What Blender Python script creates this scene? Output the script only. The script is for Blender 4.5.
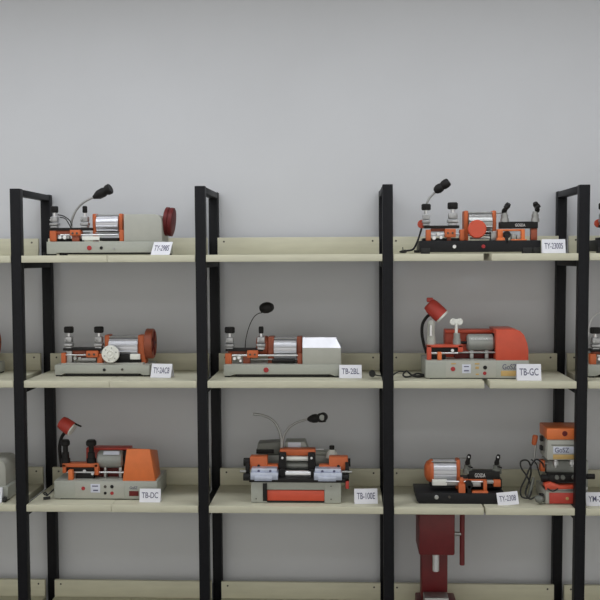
import bpy, bmesh, math, random
from mathutils import Vector, Matrix
random.seed(4)
for o in list(bpy.data.objects): bpy.data.objects.remove(o)
SC = bpy.context.scene
COL = SC.collection
PI = math.pi

# ------------------------------------------------------------------ camera
F = 1000.0                                   # focal length in pixels of a 600 px frame
CAM = Vector((1.3201, -3.959, 1.7155))
YAW, PITCH, ROLL = -0.0452, 0.0445, -0.0044
fw = Vector((math.sin(YAW)*math.cos(PITCH), math.cos(YAW)*math.cos(PITCH), -math.sin(PITCH)))
rt = Vector((math.cos(YAW), -math.sin(YAW), 0)); up = rt.cross(fw)
rt, up = rt*math.cos(ROLL)+up*math.sin(ROLL), -rt*math.sin(ROLL)+up*math.cos(ROLL)
cd = bpy.data.cameras.new('camera'); cam = bpy.data.objects.new('camera', cd); COL.objects.link(cam)
cd.sensor_width = 36; cd.lens = F/600*36; cd.clip_end = 100
cam.matrix_world = Matrix(((rt.x, up.x, -fw.x, CAM.x), (rt.y, up.y, -fw.y, CAM.y), (rt.z, up.z, -fw.z, CAM.z), (0, 0, 0, 1)))
SC.camera = cam

# ------------------------------------------------------------------ world, light, exposure
w = bpy.data.worlds.new('daylight'); SC.world = w; w.use_nodes = True
w.node_tree.nodes['Background'].inputs[0].default_value = (1.0, 0.985, 0.915, 1)
w.node_tree.nodes['Background'].inputs[1].default_value = 1.55
SC.view_settings.view_transform = 'Standard'; SC.view_settings.look = 'None'
SC.view_settings.gamma = 1; SC.view_settings.use_curve_mapping = False
SC.view_settings.exposure = -0.6
LAMPS = [(-1.2, -0.75, 12), (0.35, -0.75, 13.5), (1.9, -0.75, 12.5), (3.45, -0.75, 6), (-0.4, -3.3, 7), (2.6, -3.3, 6)]
CEIL = 3.05
for (lx, ly, p) in LAMPS:
    ld = bpy.data.lights.new('lamp_light', 'AREA'); ld.shape = 'RECTANGLE'; ld.size = 1.2; ld.size_y = 0.28
    ld.energy = p; ld.color = (0.90, 0.95, 1.0)
    lo = bpy.data.objects.new('lamp_light', ld); COL.objects.link(lo); lo.location = (lx, ly, CEIL-0.075)

# ------------------------------------------------------------------ materials (all procedural)
def mat(name, col, rough=0.5, metal=0.0, noise=0.06, nscale=30.0, bump=0.0, coat=0.0, stretch=None, emit=0, spec=0.5):
    m = bpy.data.materials.new(name); m.use_nodes = True
    nt = m.node_tree; b = nt.nodes['Principled BSDF']
    b.inputs['Roughness'].default_value = rough; b.inputs['Metallic'].default_value = metal
    b.inputs['Specular IOR Level'].default_value = spec
    if coat: b.inputs['Coat Weight'].default_value = coat
    tc = nt.nodes.new('ShaderNodeTexCoord'); mp = nt.nodes.new('ShaderNodeMapping')
    nt.links.new(tc.outputs['Object'], mp.inputs[0])
    if stretch: mp.inputs['Scale'].default_value = stretch
    n = nt.nodes.new('ShaderNodeTexNoise'); n.inputs['Scale'].default_value = nscale; n.inputs['Detail'].default_value = 4
    nt.links.new(mp.outputs[0], n.inputs['Vector'])
    r = nt.nodes.new('ShaderNodeValToRGB')
    r.color_ramp.elements[0].position = 0.3; r.color_ramp.elements[1].position = 0.7
    r.color_ramp.elements[0].color = tuple(c*(1-noise) for c in col)+(1,)
    r.color_ramp.elements[1].color = tuple(min(1, c*(1+noise)) for c in col)+(1,)
    nt.links.new(n.outputs[0], r.inputs[0]); nt.links.new(r.outputs[0], b.inputs['Base Color'])
    if bump:
        bp = nt.nodes.new('ShaderNodeBump'); bp.inputs['Strength'].default_value = bump; bp.inputs['Distance'].default_value = 0.002
        nt.links.new(n.outputs[0], bp.inputs['Height']); nt.links.new(bp.outputs[0], b.inputs['Normal'])
    if emit:
        b.inputs['Emission Color'].default_value = tuple(col)+(1,); b.inputs['Emission Strength'].default_value = emit
    return m
def srgb(r, g, b):
    f = lambda c: (c/255/12.92) if c/255 <= 0.04045 else ((c/255+0.055)/1.055)**2.4
    return (f(r), f(g), f(b))
M = {}
M['wall'] = mat('white_plaster', srgb(205, 206, 211), 0.9, noise=0.015, nscale=3, bump=0.05)
M['floor'] = mat('grey_floor_tile', srgb(150, 150, 148), 0.35, noise=0.05, nscale=5)
M['ceiling'] = mat('ceiling_white', srgb(225, 225, 225), 0.9, noise=0.02)
M['frame'] = mat('black_powder_coat', (0.008, 0.008, 0.010), 0.5, noise=0.15, nscale=60, spec=0.18)
M['board'] = mat('cream_laminate', srgb(202, 199, 178), 0.5, noise=0.05, nscale=9, stretch=(1, 6, 6))
M['hole'] = mat('dark_steel_screw', (0.08, 0.07, 0.06), 0.5, 0.3)
M['grey'] = mat('grey_hammer_paint', srgb(166, 168, 160), 0.42, noise=0.03, nscale=120, bump=0.1)
M['greycap'] = mat('light_grey_paint', srgb(172, 172, 164), 0.5, noise=0.03)
M['orange'] = mat('orange_paint', (0.54, 0.118, 0.033), 0.45, noise=0.06)
M['brightorange'] = mat('bright_orange_paint', (0.72, 0.175, 0.045), 0.45, noise=0.05)
M['redorange'] = mat('red_orange_paint', (0.60, 0.08, 0.038), 0.4, noise=0.05)
M['red'] = mat('red_plastic', (0.50, 0.05, 0.035), 0.45, noise=0.06)
M['darkred'] = mat('dark_red_cast_iron', (0.13, 0.013, 0.013), 0.5, noise=0.15, spec=0.3)
M['rust'] = mat('brown_orange_cast_iron', (0.29, 0.065, 0.028), 0.45, noise=0.15)
M['chrome'] = mat('chrome', (0.75, 0.75, 0.77), 0.32, 0.85, noise=0.05)
M['jaw'] = mat('worn_nickel', (0.42, 0.42, 0.43), 0.38, 0.9, noise=0.25, nscale=60)
M['steel'] = mat('dull_steel', (0.38, 0.38, 0.375), 0.42, 0.85, noise=0.1)
M['alu'] = mat('brushed_aluminium', (0.58, 0.58, 0.62), 0.42, 0.8, noise=0.04, nscale=80, stretch=(0.3, 6, 6))
M['motor'] = mat('grey_motor_enamel', srgb(150, 152, 148), 0.4, 0.2, noise=0.05)
M['black'] = mat('black_plastic', (0.012, 0.011, 0.011), 0.5, noise=0.2, spec=0.25)
M['blackbase'] = mat('black_hammer_paint', (0.011, 0.011, 0.013), 0.5, noise=0.15, nscale=90, spec=0.25)
M['rubber'] = mat('black_rubber', (0.013, 0.013, 0.013), 0.7, noise=0.2)
M['white'] = mat('white_plastic', srgb(228, 228, 222), 0.45, noise=0.02)
M['paper'] = mat('white_card', srgb(228, 228, 236), 0.7, noise=0.01)
M['ink'] = mat('dark_blue_black_ink', srgb(88, 88, 115), 0.8, noise=0.1)
M['label'] = mat('pale_label_film', srgb(205, 208, 222), 0.35, noise=0.04)
M['tan'] = mat('tan_sticker', srgb(190, 158, 100), 0.5, noise=0.08)
M['polish'] = mat('polished_sheet_metal', (0.74, 0.74, 0.79), 0.42, 0.7, noise=0.08, nscale=14)
M['smoke'] = mat('smoky_shield', srgb(104, 106, 100), 0.4, 0.0, noise=0.1)
M['redbutton'] = mat('red_button', (0.35, 0.015, 0.02), 0.35, noise=0.1)
M['whiteink'] = mat('white_print', srgb(215, 215, 215), 0.6, noise=0.03)
M['vise'] = mat('bluish_machined_steel', (0.50, 0.54, 0.66), 0.33, 0.55, noise=0.12)
M['lamp'] = mat('lamp_diffuser', (1, 1, 1), 0.5, noise=0.0, emit=4)
M['oxred'] = mat('maroon_paint', (0.14, 0.01, 0.012), 0.45, noise=0.1)

# ------------------------------------------------------------------ mesh helpers
def place(px, py, Y):
    """world point seen at a picture position, on the upright plane y = Y"""
    d = fw*F + rt*(px-300) - up*(py-300)
    t = (Y-CAM.y)/d.y
    return CAM + d*t

class MB:
    def __init__(s): s.bm = bmesh.new()
    def box(s, x0, x1, y0, y1, z0, z1, bev=0.0):
        b = bmesh.new(); bmesh.ops.create_cube(b, size=1)
        for v in b.verts:
            v.co = Vector((x0 if v.co.x < 0 else x1, y0 if v.co.y < 0 else y1, z0 if v.co.z < 0 else z1))
        if bev:
            bev = min(bev, 0.45*min(abs(x1-x0), abs(y1-y0), abs(z1-z0)))
            bmesh.ops.bevel(b, geom=b.edges[:], offset=bev, segments=2, profile=0.5, affect='EDGES')
        s._add(b); return s
    def _add(s, b, mtx=None):
        if mtx is not None: bmesh.ops.transform(b, matrix=mtx, verts=b.verts[:])
        bmesh.ops.recalc_face_normals(b, faces=b.faces[:])
        me = bpy.data.meshes.new('t'); b.to_mesh(me); b.free(); s.bm.from_mesh(me); bpy.data.meshes.remove(me)
    def lathe(s, p0, p1, prof, seg=24):
        """prof: list of (t along the p0-p1 axis 0..1, radius)"""
        p0 = Vector(p0); p1 = Vector(p1); ax = p1-p0; L = ax.length; ax = ax/L
        q = ax.to_track_quat('Z', 'Y').to_matrix()
        b = bmesh.new(); rings = []
        for (t, r) in prof:
            ring = []
            for k in range(seg):
                a = 2*PI*k/seg
                ring.append(b.verts.new(p0+ax*(t*L)+q@Vector((r*math.cos(a), r*math.sin(a), 0))))
            rings.append(ring)
        for i in range(len(rings)-1):
            for k in range(seg):
                b.faces.new((rings[i][k], rings[i][(k+1) % seg], rings[i+1][(k+1) % seg], rings[i+1][k]))
        b.faces.new(rings[0][::-1]); b.faces.new(rings[-1])
        s._add(b); return s
    def cyl(s, p0, p1, r, seg=24, bev=0.12):
        L = (Vector(p1)-Vector(p0)).length; e = min(0.3, bev*r/L)
        return s.lathe(p0, p1, [(0, r*(1-bev)), (e, r), (1-e, r), (1, r*(1-bev))], seg)
    def knurl(s, p0, p1, r, n=14):
        return s.lathe(p0, p1, [(0, r*.9), (.12, r), (.85, r), (1, r*.82)], n*2)._flute(r)
    def _flute(s, r): return s
    def tube(s, pts, r, seg=10, r1=None):
        pts = [Vector(p) for p in pts]
        # Catmull-Rom resample
        P = [pts[0]*2-pts[1]]+pts+[pts[-1]*2-pts[-2]]; out = []
        for i in range(1, len(P)-2):
            for k in range(6):
                t = k/6
                out.append(0.5*((2*P[i])+(-P[i-1]+P[i+1])*t+(2*P[i-1]-5*P[i]+4*P[i+1]-P[i+2])*t*t+(-P[i-1]+3*P[i]-3*P[i+1]+P[i+2])*t**3))
        out.append(pts[-1]); b = bmesh.new(); rings = []
        up_ = Vector((0.3, 1, 0.2)).normalized()
        for i, p in enumerate(out):
            d = (out[min(i+1, len(out)-1)]-out[max(i-1, 0)]).normalized()
            u = d.cross(up_).normalized(); v = d.cross(u); f = i/(len(out)-1)
            rr = r if r1 is None else r+(r1-r)*f
            rings.append([b.verts.new(p+(u*math.cos(2*PI*k/seg)+v*math.sin(2*PI*k/seg))*rr) for k in range(seg)])
        for i in range(len(rings)-1):
            for k in range(seg):
                b.faces.new((rings[i][k], rings[i][(k+1) % seg], rings[i+1][(k+1) % seg], rings[i+1][k]))
        b.faces.new(rings[0][::-1]); b.faces.new(rings[-1]); s._add(b); return s
    def prism(s, poly, y0, y1, bev=0.0, top=None):
        """poly in (x, z) extruded y0..y1; top: optional second outline for the far side"""
        b = bmesh.new(); n = len(poly); far = top or poly
        A = [b.verts.new((x, y0, z)) for x, z in poly]; B = [b.verts.new((x, y1, z)) for x, z in far]
        b.faces.new(A); b.faces.new(B[::-1])
        for i in range(n): b.faces.new((A[i], B[i], B[(i+1) % n], A[(i+1) % n]))
        bmesh.ops.recalc_face_normals(b, faces=b.faces[:])
        if bev: bmesh.ops.bevel(b, geom=b.edges[:], offset=bev, segments=2, profile=0.5, affect='EDGES')
        s._add(b); return s
    def prismx(s, poly, x0, x1, bev=0.0, inset=0.0):
        """poly in (y, z) extruded along x"""
        b = bmesh.new(); n = len(poly)
        A = [b.verts.new((x0, y, z)) for y, z in poly]; B = [b.verts.new((x1, y, z)) for y, z in poly]
        b.faces.new(A); b.faces.new(B[::-1])
        for i in range(n): b.faces.new((A[i], B[i], B[(i+1) % n], A[(i+1) % n]))
        bmesh.ops.recalc_face_normals(b, faces=b.faces[:])
        if bev: bmesh.ops.bevel(b, geom=b.edges[:], offset=bev, segments=2, profile=0.5, affect='EDGES')
        s._add(b); return s
    def build(s, name, m, parent=None, label=None):
        me = bpy.data.meshes.new(name); s.bm.to_mesh(me); s.bm.free()
        me.materials.append(m if not isinstance(m, str) else M[m])
        for p in me.polygons: p.use_smooth = len(p.vertices) == 4 and False
        o = bpy.data.objects.new(name, me); COL.objects.link(o)
        me.polygons.foreach_set('use_smooth', [True]*len(me.polygons))
        try: me.set_sharp_from_angle(angle=math.radians(38))
        except Exception: pass
        if parent is not None: o.parent = parent
        if label: o['label'] = label
        return o

def tag(o, label=None, cat=None, group=None, kind=None):
    if label: o['label'] = label
    if cat: o['category'] = cat
    if group: o['group'] = group
    if kind: o['kind'] = kind
    return o
def empty(name, loc, rz=0):
    o = bpy.data.objects.new(name, None); COL.objects.link(o); o.location = loc; o.rotation_euler.z = rz
    o.empty_display_size = 0.05; return o
def text(name, s, size, m, parent, loc, rot=(PI/2, 0, 0), width=None, label=None):
    c = bpy.data.curves.new(name, 'FONT'); c.body = s; c.size = size; c.align_x = 'CENTER'; c.align_y = 'CENTER'
    c.extrude = 0.0003; c.offset = size*0.005
    t = bpy.data.objects.new('tmp_text', c); COL.objects.link(t)
    bpy.context.view_layer.update()
    me = bpy.data.meshes.new_from_object(t.evaluated_get(bpy.context.evaluated_depsgraph_get()))
    bpy.data.objects.remove(t)
    if width:
        xs = [v.co.x for v in me.vertices]; k = width/(max(xs)-min(xs))
        for v in me.vertices: v.co.x *= k
    me.materials.clear(); me.materials.append(M[m])
    o = bpy.data.objects.new(name, me); COL.objects.link(o); o.location = loc; o.rotation_euler = rot
    if parent is not None: o.parent = parent
    if label: o['label'] = label
    return o

# ------------------------------------------------------------------ the room
WALL_Y = 0.455
tag(MB().box(-6, 9, WALL_Y, WALL_Y+0.12, 0, CEIL).build('wall_back', 'wall'), kind='structure')
tag(MB().box(-6, 9, -6, WALL_Y+0.12, -0.1, 0).build('floor', 'floor'), kind='structure')
tag(MB().box(-6, 9, -6, WALL_Y+0.12, CEIL, CEIL+0.1).build('ceiling', 'ceiling'), kind='structure')
tag(MB().box(-6, 9, WALL_Y-0.014, WALL_Y, 0, 0.09, 0.004).build('baseboard_back', 'greycap'), kind='structure')
for i, (lx, ly, p) in enumerate(LAMPS):
    e = empty('ceiling_light', (lx, ly, CEIL))
    MB().box(-.63, .63, -.16, .16, -.05, 0, .004).build('lamp_housing', 'white', e)
    MB().box(-.60, .60, -.14, .14, -.062, -.0501, .003).build('diffuser', 'lamp', e)
    tag(e, 'flat white rectangular ceiling light, %s' % ['far left of the front row', 'above the left shelving bay', 'above the right shelving bay', 'far right of the front row', 'left one of the rear row', 'right one of the rear row'][i], 'ceiling light', 'ceiling lights')

# ------------------------------------------------------------------ the shelving
PX = [-0.745, 0.0, 0.7445, 1.488, 2.2554, 3.02]       # post centres
LEAN = [0.004, 0.0046, 0.0041, 0.0038, -0.0078, 0.0]
TOPZ = [1.988, 1.988, 1.993, 1.994, 1.981+.006, 1.985]
W = 0.041; DEPTH = 0.405
ZS = [1.720, 1.216, 0.711, 0.207]
TH = 0.0285
def lean_x(i, z): return PX[i] + LEAN[i]*(1.988-z)/1.277
names = ['outermost left', 'first from the left, with the small machine card beside it', 'second from the left', 'third from the left, in the middle right', 'fourth from the left, near the right edge', 'outermost right']
flab = ['black steel ladder frame at the far left end of the shelving',
        'black steel ladder frame left of the top machine with the long grey cover',
        'black steel ladder frame between the left bay and the empty top shelf',
        'black steel ladder frame between the empty top shelf and the bay with the black-based machines',
        'black steel ladder frame partly hiding the orange and grey drilling machine',
        'black steel ladder frame at the far right end of the shelving']
def sheared_box(mb, i, x0, x1, y0, y1, z0, z1, bev=.002):
    b = MB().box(x0, x1, y0, y1, z0, z1, bev)
    for v in b.bm.verts: v.co.x += LEAN[i]*(1.988-v.co.z)/1.277
    me = bpy.data.meshes.new('t'); b.bm.to_mesh(me); b.bm.free(); mb.bm.from_mesh(me); bpy.data.meshes.remove(me)
for i in range(6):
    e = empty('rack_frame', (PX[i], 0, 0)); tag(e, flab[i], 'shelf frame', 'ladder frames of the shelving')
    for y0 in (0.0, DEPTH):
        mb = MB(); sheared_box(mb, i, -W/2, W/2, y0, y0+W, 0.012, TOPZ[i]); mb.build('post', 'frame', e)
        mb = MB(); sheared_box(mb, i, -W/2-.003, W/2+.003, y0-.003, y0+W+.003, 0.0, 0.014, .003); mb.build('foot', 'rubber', e)
    mb = MB(); sheared_box(mb, i, -W/2+.001, W/2-.001, W, DEPTH, TOPZ[i]-.027, TOPZ[i]-.002, .002); mb.build('top_crossbar', 'frame', e)
    for z in ZS:
        mb = MB(); sheared_box(mb, i, -W/2+.001, W/2-.001, W, DEPTH, z-TH-.024, z-TH-.0005, .002); mb.build('crossbar', 'frame', e)

LIP_Y = 0.365
rowname = ['top', 'second', 'third', 'lowest']
bayname = ['far left', 'left', 'centre', 'right', 'far right']
def shelf_board(bay, row, x0, x1, lab, dy=0.0, l=True, r=True, drop=0.0):
    z = ZS[row]-drop
    e = empty('shelf_board', ((x0+x1)/2, dy, z)); h = (x1-x0)/2
    MB().box(-h, h, 0.0, 0.384, -TH, -.0003, .0015).build('board', 'board', e)
    tag(e, lab, 'shelf', 'cream shelf boards')
def back_rail(bay, row, x0, x1):
    z = ZS[row]
    e = empty('back_rail', ((x0+x1)/2, LIP_Y, z)); h = (x1-x0)/2
    MB().box(-h, h, 0, .018, 0, 0.0745, .0015).build('rail_board', 'board', e)
    for s in (-1, 1):
        x = s*(h-0.028); MB().cyl((x, -.0012, .057), (x, .001, .057), .0042, 12).build('screw', 'hole', e)
    tag(e, 'cream rail standing along the back edge of the %s shelf, %s bay' % (rowname[row], bayname[bay]), 'shelf rail', 'cream back rails')
objs_on = {(1, 0): 'under the grey machine with the dark red wheel', (1, 1): 'under the machine with the round white dial', (1, 2): 'under the grey and orange machine'}
for bay in range(5):
    for row in range(4):
        z = ZS[row]
        x0 = max(lean_x(bay, z), lean_x(bay, z))+W/2+.0015; x1 = lean_x(bay+1, z)-W/2-.0015
        where = '%s shelf of the %s bay' % (rowname[row], bayname[bay])
        back_rail(bay, row, x0, x1)
        if bay == 1:
            xm = (x0+x1)/2 - .003
            shelf_board(bay, row, x0, xm-.0006, 'cream shelf board, left half of the '+where, r=False)
            shelf_board(bay, row, xm+.0006, x1, 'cream shelf board, right half of the '+where, l=False)
        elif bay == 3:
            xm = [1.8795, 1.8795, 1.872, 1.87][row]; g = [.016, .011, .004, .004][row]
            shelf_board(bay, row, x0, xm-g, 'cream shelf board left of the gap on the '+where, r=False, dy=.0, drop=0)
            shelf_board(bay, row, xm+g, x1, 'cream shelf board right of the gap on the '+where, l=False)
        else:
            shelf_board(bay, row, x0, x1, 'one-piece cream shelf board, '+where)

# ------------------------------------------------------------------ machines
class Mach:
    """one machine; parts are laid out in the photograph's measure (about 4 mm a unit) at their own depth"""
    def __init__(s, name, row, cx, pyb, y0, label, cat='key cutting machine', ox=None):
        s.row = row; s.cx = cx; s.pyb = pyb; s.y0 = y0
        o = place(cx, pyb, y0); s.o = Vector((o.x, y0, ZS[row])); s.zc = o.z
        s.e = empty(name, s.o); tag(s.e, label, cat)
    def X(s, px, y): return place(px, s.pyb-15, s.y0+y).x - s.o.x
    def Z(s, py, y): return place(s.cx, py, s.y0+y).z - s.zc
    def R(s, r, y=0): return r*(s.y0+y-CAM.y)/F
    def P(s, px, py, y): return Vector((s.X(px, y), y, s.Z(py, y)))
    def box(s, mb, x0, x1, yt, yb, y, d, bev=.0015):
        """front face px x0..x1, py yt..yb at depth y, going back d"""
        mb.box(s.X(x0, y), s.X(x1, y), y, y+d, max(0, s.Z(yb, y)) if yb > 0 else 0, s.Z(yt, y), bev); return mb
    def part(s, name, m, *boxes, parent=None, label=None, bev=.0015):
        if len(boxes) > 1 and name not in ('base', 'clamp_head', 'vise', 'back_housing', 'carriage_plate'):
            return [s.part(name, m, b, parent=parent, label=label, bev=bev) for b in boxes]
        mb = MB()
        for b in boxes: s.box(mb, *b, bev=bev)
        return mb.build(name, m, parent or s.e, label)
    def cyl(s, name, m, x0, x1, yc, r, y, parent=None, prof=None, seg=28, label=None):
        """cylinder along x"""
        mb = MB(); a = s.P(x0, yc, y); b = s.P(x1, yc, y); rr = s.R(r, y)
        if prof: mb.lathe(a, b, [(t, k*rr) for t, k in prof], seg)
        else: mb.cyl(a, b, rr, seg, .06)
        return mb.build(name, m, parent or s.e, label)
    def disc(s, name, m, px, py, r, y, d, parent=None, seg=28, label=None, bev=.12):
        """round thing facing the front"""
        mb = MB(); a = s.P(px, py, y); mb.cyl(a, a+Vector((0, d, 0)), s.R(r, y), seg, bev)
        return mb.build(name, m, parent or s.e, label)
    def vcyl(s, name, m, px, yt, yb, r, y, parent=None, prof=None, seg=20, label=None):
        mb = MB(); a = s.P(px, yb, y); b = Vector((a.x, a.y, s.Z(yt, y))); rr = s.R(r, y)
        if prof: mb.lathe(a, b, [(t, k*rr) for t, k in prof], seg)
        else: mb.cyl(a, b, rr, seg, .12)
        return mb.build(name, m, parent or s.e, label)
    def tube(s, name, m, pts, r, y=None, parent=None, r1=None, label=None):
        q = [s.P(p[0], p[1], p[2] if len(p) > 2 else y) for p in pts]
        for v in q: v.z = max(v.z, s.R(r)*1.15)
        mb = MB(); mb.tube(q, s.R(r), 10, None if r1 is None else s.R(r1))
        return mb.build(name, m, parent or s.e, label)
    def clamp(s, px, yk, ys, yb0, yb, kw, bw, y=.06, knob='black', body='jaw', low=None):
        """key clamp: knurled knob yk..ys, stem ys..yb0, tapered jaw body yb0..yb"""
        c = MB(); x0 = s.X(px, y); zt = s.Z(yb0, y); zb = s.Z(yb, y); h = zt-zb; w = s.R(bw, y)
        c.box(x0-w*.85, x0+w*.85, y-.016, y+.016, zb+h*.52, zt, .003)
        c.box(x0-w, x0+w, y-.020, y+.020, zb+h*.22, zb+h*.48, .003)
        c.box(x0-w*.8, x0+w*.8, y-.017, y+.017, zb, zb+h*.2, .002)
        c.cyl((x0-w*.6, y-.018, zb+h*.7), (x0-w*.6, y-.024, zb+h*.7), w*.25, 12)
        b = c.build('key_clamp', body, s.e)
        s.vcyl('clamp_stem', 'chrome', px, ys-.5, yb0+.8, bw*.34, y, parent=b)
        k = MB(); r = s.R(kw, y); z0 = s.Z(ys, y); z1 = s.Z(yk, y)
        n = 16; 
        k.lathe((x0, y, z0), (x0, y, z1), [(0, r*.86), (.1, r*.97), (.85, r), (1, r*.86)], 24)
        for q in range(n):
            a = 2*PI*q/n
            k.box(x0+r*.98*math.cos(a)-.0009, x0+r*.98*math.cos(a)+.0009, y+r*.98*math.sin(a)-.0009, y+r*.98*math.sin(a)+.0009, z0+.1*(z1-z0), z1-.12*(z1-z0))
        kk = k.build('clamp_knob', knob, b)
        return b
    def motor(s, x0, x1, yt, yb, y, lf=None, rf=None, m='alu', flange='orange', fins=True, foot=True, baseY=None, dome=False):
        """horizontal motor with end bells and tie rods"""
        yc = (yt+yb)/2; r = (yb-yt)/2
        mb = MB(); a = s.P(x0, yc, y); b = s.P(x1, yc, y); rr = s.R(r, y)
        mb.cyl(a, b, rr*.93, 40, .02)
        if fins:
            for k in range(12):
                an = PI/12+2*PI*k/12
                cy, cz = math.cos(an)*rr*.93, math.sin(an)*rr*.93
                mb.cyl((a.x+.001, a.y+cy, a.z+cz), (b.x-.001, b.y+cy, b.z+cz), .0035, 8, .1)
        mo = mb.build('motor', m, s.e)
        for an in (58, 122, 238, 302):
            t = MB()
            an = math.radians(an); cy, cz = math.cos(an)*rr*1.02, math.sin(an)*rr*1.06
            t.cyl((a.x-.006, a.y+cy, a.z+cz), (b.x+.006, b.y+cy, b.z+cz), .0028, 10)
            t.build('tie_rod', 'steel', mo)
        for f, sx in ((lf, -1), (rf, 1)):
            if not f: continue
            g = MB(); fx0, fx1 = f[0], f[1]; A = s.P(fx0, yc, y); Bp = s.P(fx1, yc, y)
            k = f[2] if len(f) > 2 else 1.0
            if not dome or sx > 0:
                g.box(A.x, Bp.x, y-rr*.62, y+rr*.62, a.z-rr*1.0, a.z+rr*1.06, .005)
            elif sx < 0: g.lathe(A, Bp, [(0, rr*.5*k), (.25, rr*.86*k), (.6, rr*1.0*k), (.62, rr*1.06*k), (1, rr*1.06*k)], 32)
            else: g.lathe(A, Bp, [(0, rr*1.06*k), (.4, rr*1.06*k), (.42, rr*k), (.8, rr*.9*k), (1, rr*.6*k)], 32)
            if foot and baseY and not (dome and sx < 0): g.box(A.x, Bp.x, y-rr*.55, y+rr*.55, s.Z(baseY, y), a.z-rr*.6, .002)
            g.build('motor_end_bell', flange, mo)
        return mo
    def gooseneck(s, pts, r, m='steel'):
        return s.tube('lamp_gooseneck', m, pts, r)
    def sheet_base(s, x0, x1, yt, yb, d, m='grey', foot=9, cut=2.2, footm='rubber', slope=3):
        """sheet metal base: box with a long cut-out along the bottom leaving feet at both ends"""
        mb = MB(); za = s.Z(yt, 0); X0, X1 = s.X(x0, 0), s.X(x1, 0); zc = s.R(cut); f0 = s.R(foot); sl = s.R(slope)
        zc += .003; poly = [(X0, .006), (X0, za), (X1, za), (X1, .006), (X1-f0, .006), (X1-f0-sl, zc), (X0+f0+sl, zc), (X0+f0, .006)]
        mb.prism(poly, 0, d, .0012)
        b = mb.build('base', m, s.e)
        for (u0, u1) in ((X0+.003, X0+f0-.004), (X1-f0+.004, X1-.003)):
            for (v0, v1) in ((.004, .03), (d-.03, d-.004)):
                MB().box(u0, u1, v0, v1, 0, .0065, .001).build('foot', footm, s.e)
        k = MB().box(X0+f0+sl+.002, X1-f0-sl-.002, .006, d-.012, .004, zc+.002).build('under_base_shade', 'rubber', s.e)  # black block set into the cut-out as the shadow beneath the base
        return b
    def button(s, px, py, r, m, name='button', y=0):
        return s.disc(name, m, px, py, r, y-.004, .0055, bev=.2)
    def screws(s, lst, r=1.0):
        for (px, py) in lst: s.button(px, py, r, 'hole', 'screw')

def card(row, px, py, y0, wpx, hpx, s_, label, rz=0.0, lean=18, txt_w=.78, roll=0.0, leg=True):
    """a small white price-tag like card leaning back on a wedge; px,py the middle of its lower edge"""
    p = place(px, py, y0); sc = (y0-CAM.y)/F
    e = empty('model_card', (p.x, y0, ZS[row]), rz); e.rotation_euler.y = roll
    L = math.radians(lean); w = wpx*sc; h = hpx*sc/math.cos(L)
    b = MB(); b.box(-w/2, w/2, -.0006, .0006, 0, h)
    for v in b.bm.verts:
        yy, zz = v.co.y, v.co.z; v.co.y = yy*math.cos(L)+zz*math.sin(L); v.co.z = -yy*math.sin(L)+zz*math.cos(L)+.0002
    # folded rear leg of the card
    Lb = math.radians(lean*.9)
    c = MB(); c.box(-w/2, w/2, -.0005, .0005, 0, h*.985)
    top_y = h*math.sin(L); top_z = h*math.cos(L)
    for v in c.bm.verts:
        yy, zz = v.co.y, v.co.z; v.co.y = top_y+(h-zz)*math.sin(Lb)+yy+.001; v.co.z = max(.0002, top_z-(h-zz)*math.cos(Lb)*.998)
    if leg:
        me = bpy.data.meshes.new('t'); c.bm.to_mesh(me); b.bm.from_mesh(me); bpy.data.meshes.remove(me)
    c.bm.free(); b.build('folded_card', 'paper', e)
    t = text('model_number', s_, h*.60, 'ink', e, (0, h*.50*math.sin(L)-.0012*math.cos(L), h*.50*math.cos(L)+.0012*math.sin(L)), (PI/2-L, 0, 0), width=w*txt_w)
    tag(e, label, 'card', 'white folded model number cards')
    return e

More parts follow.
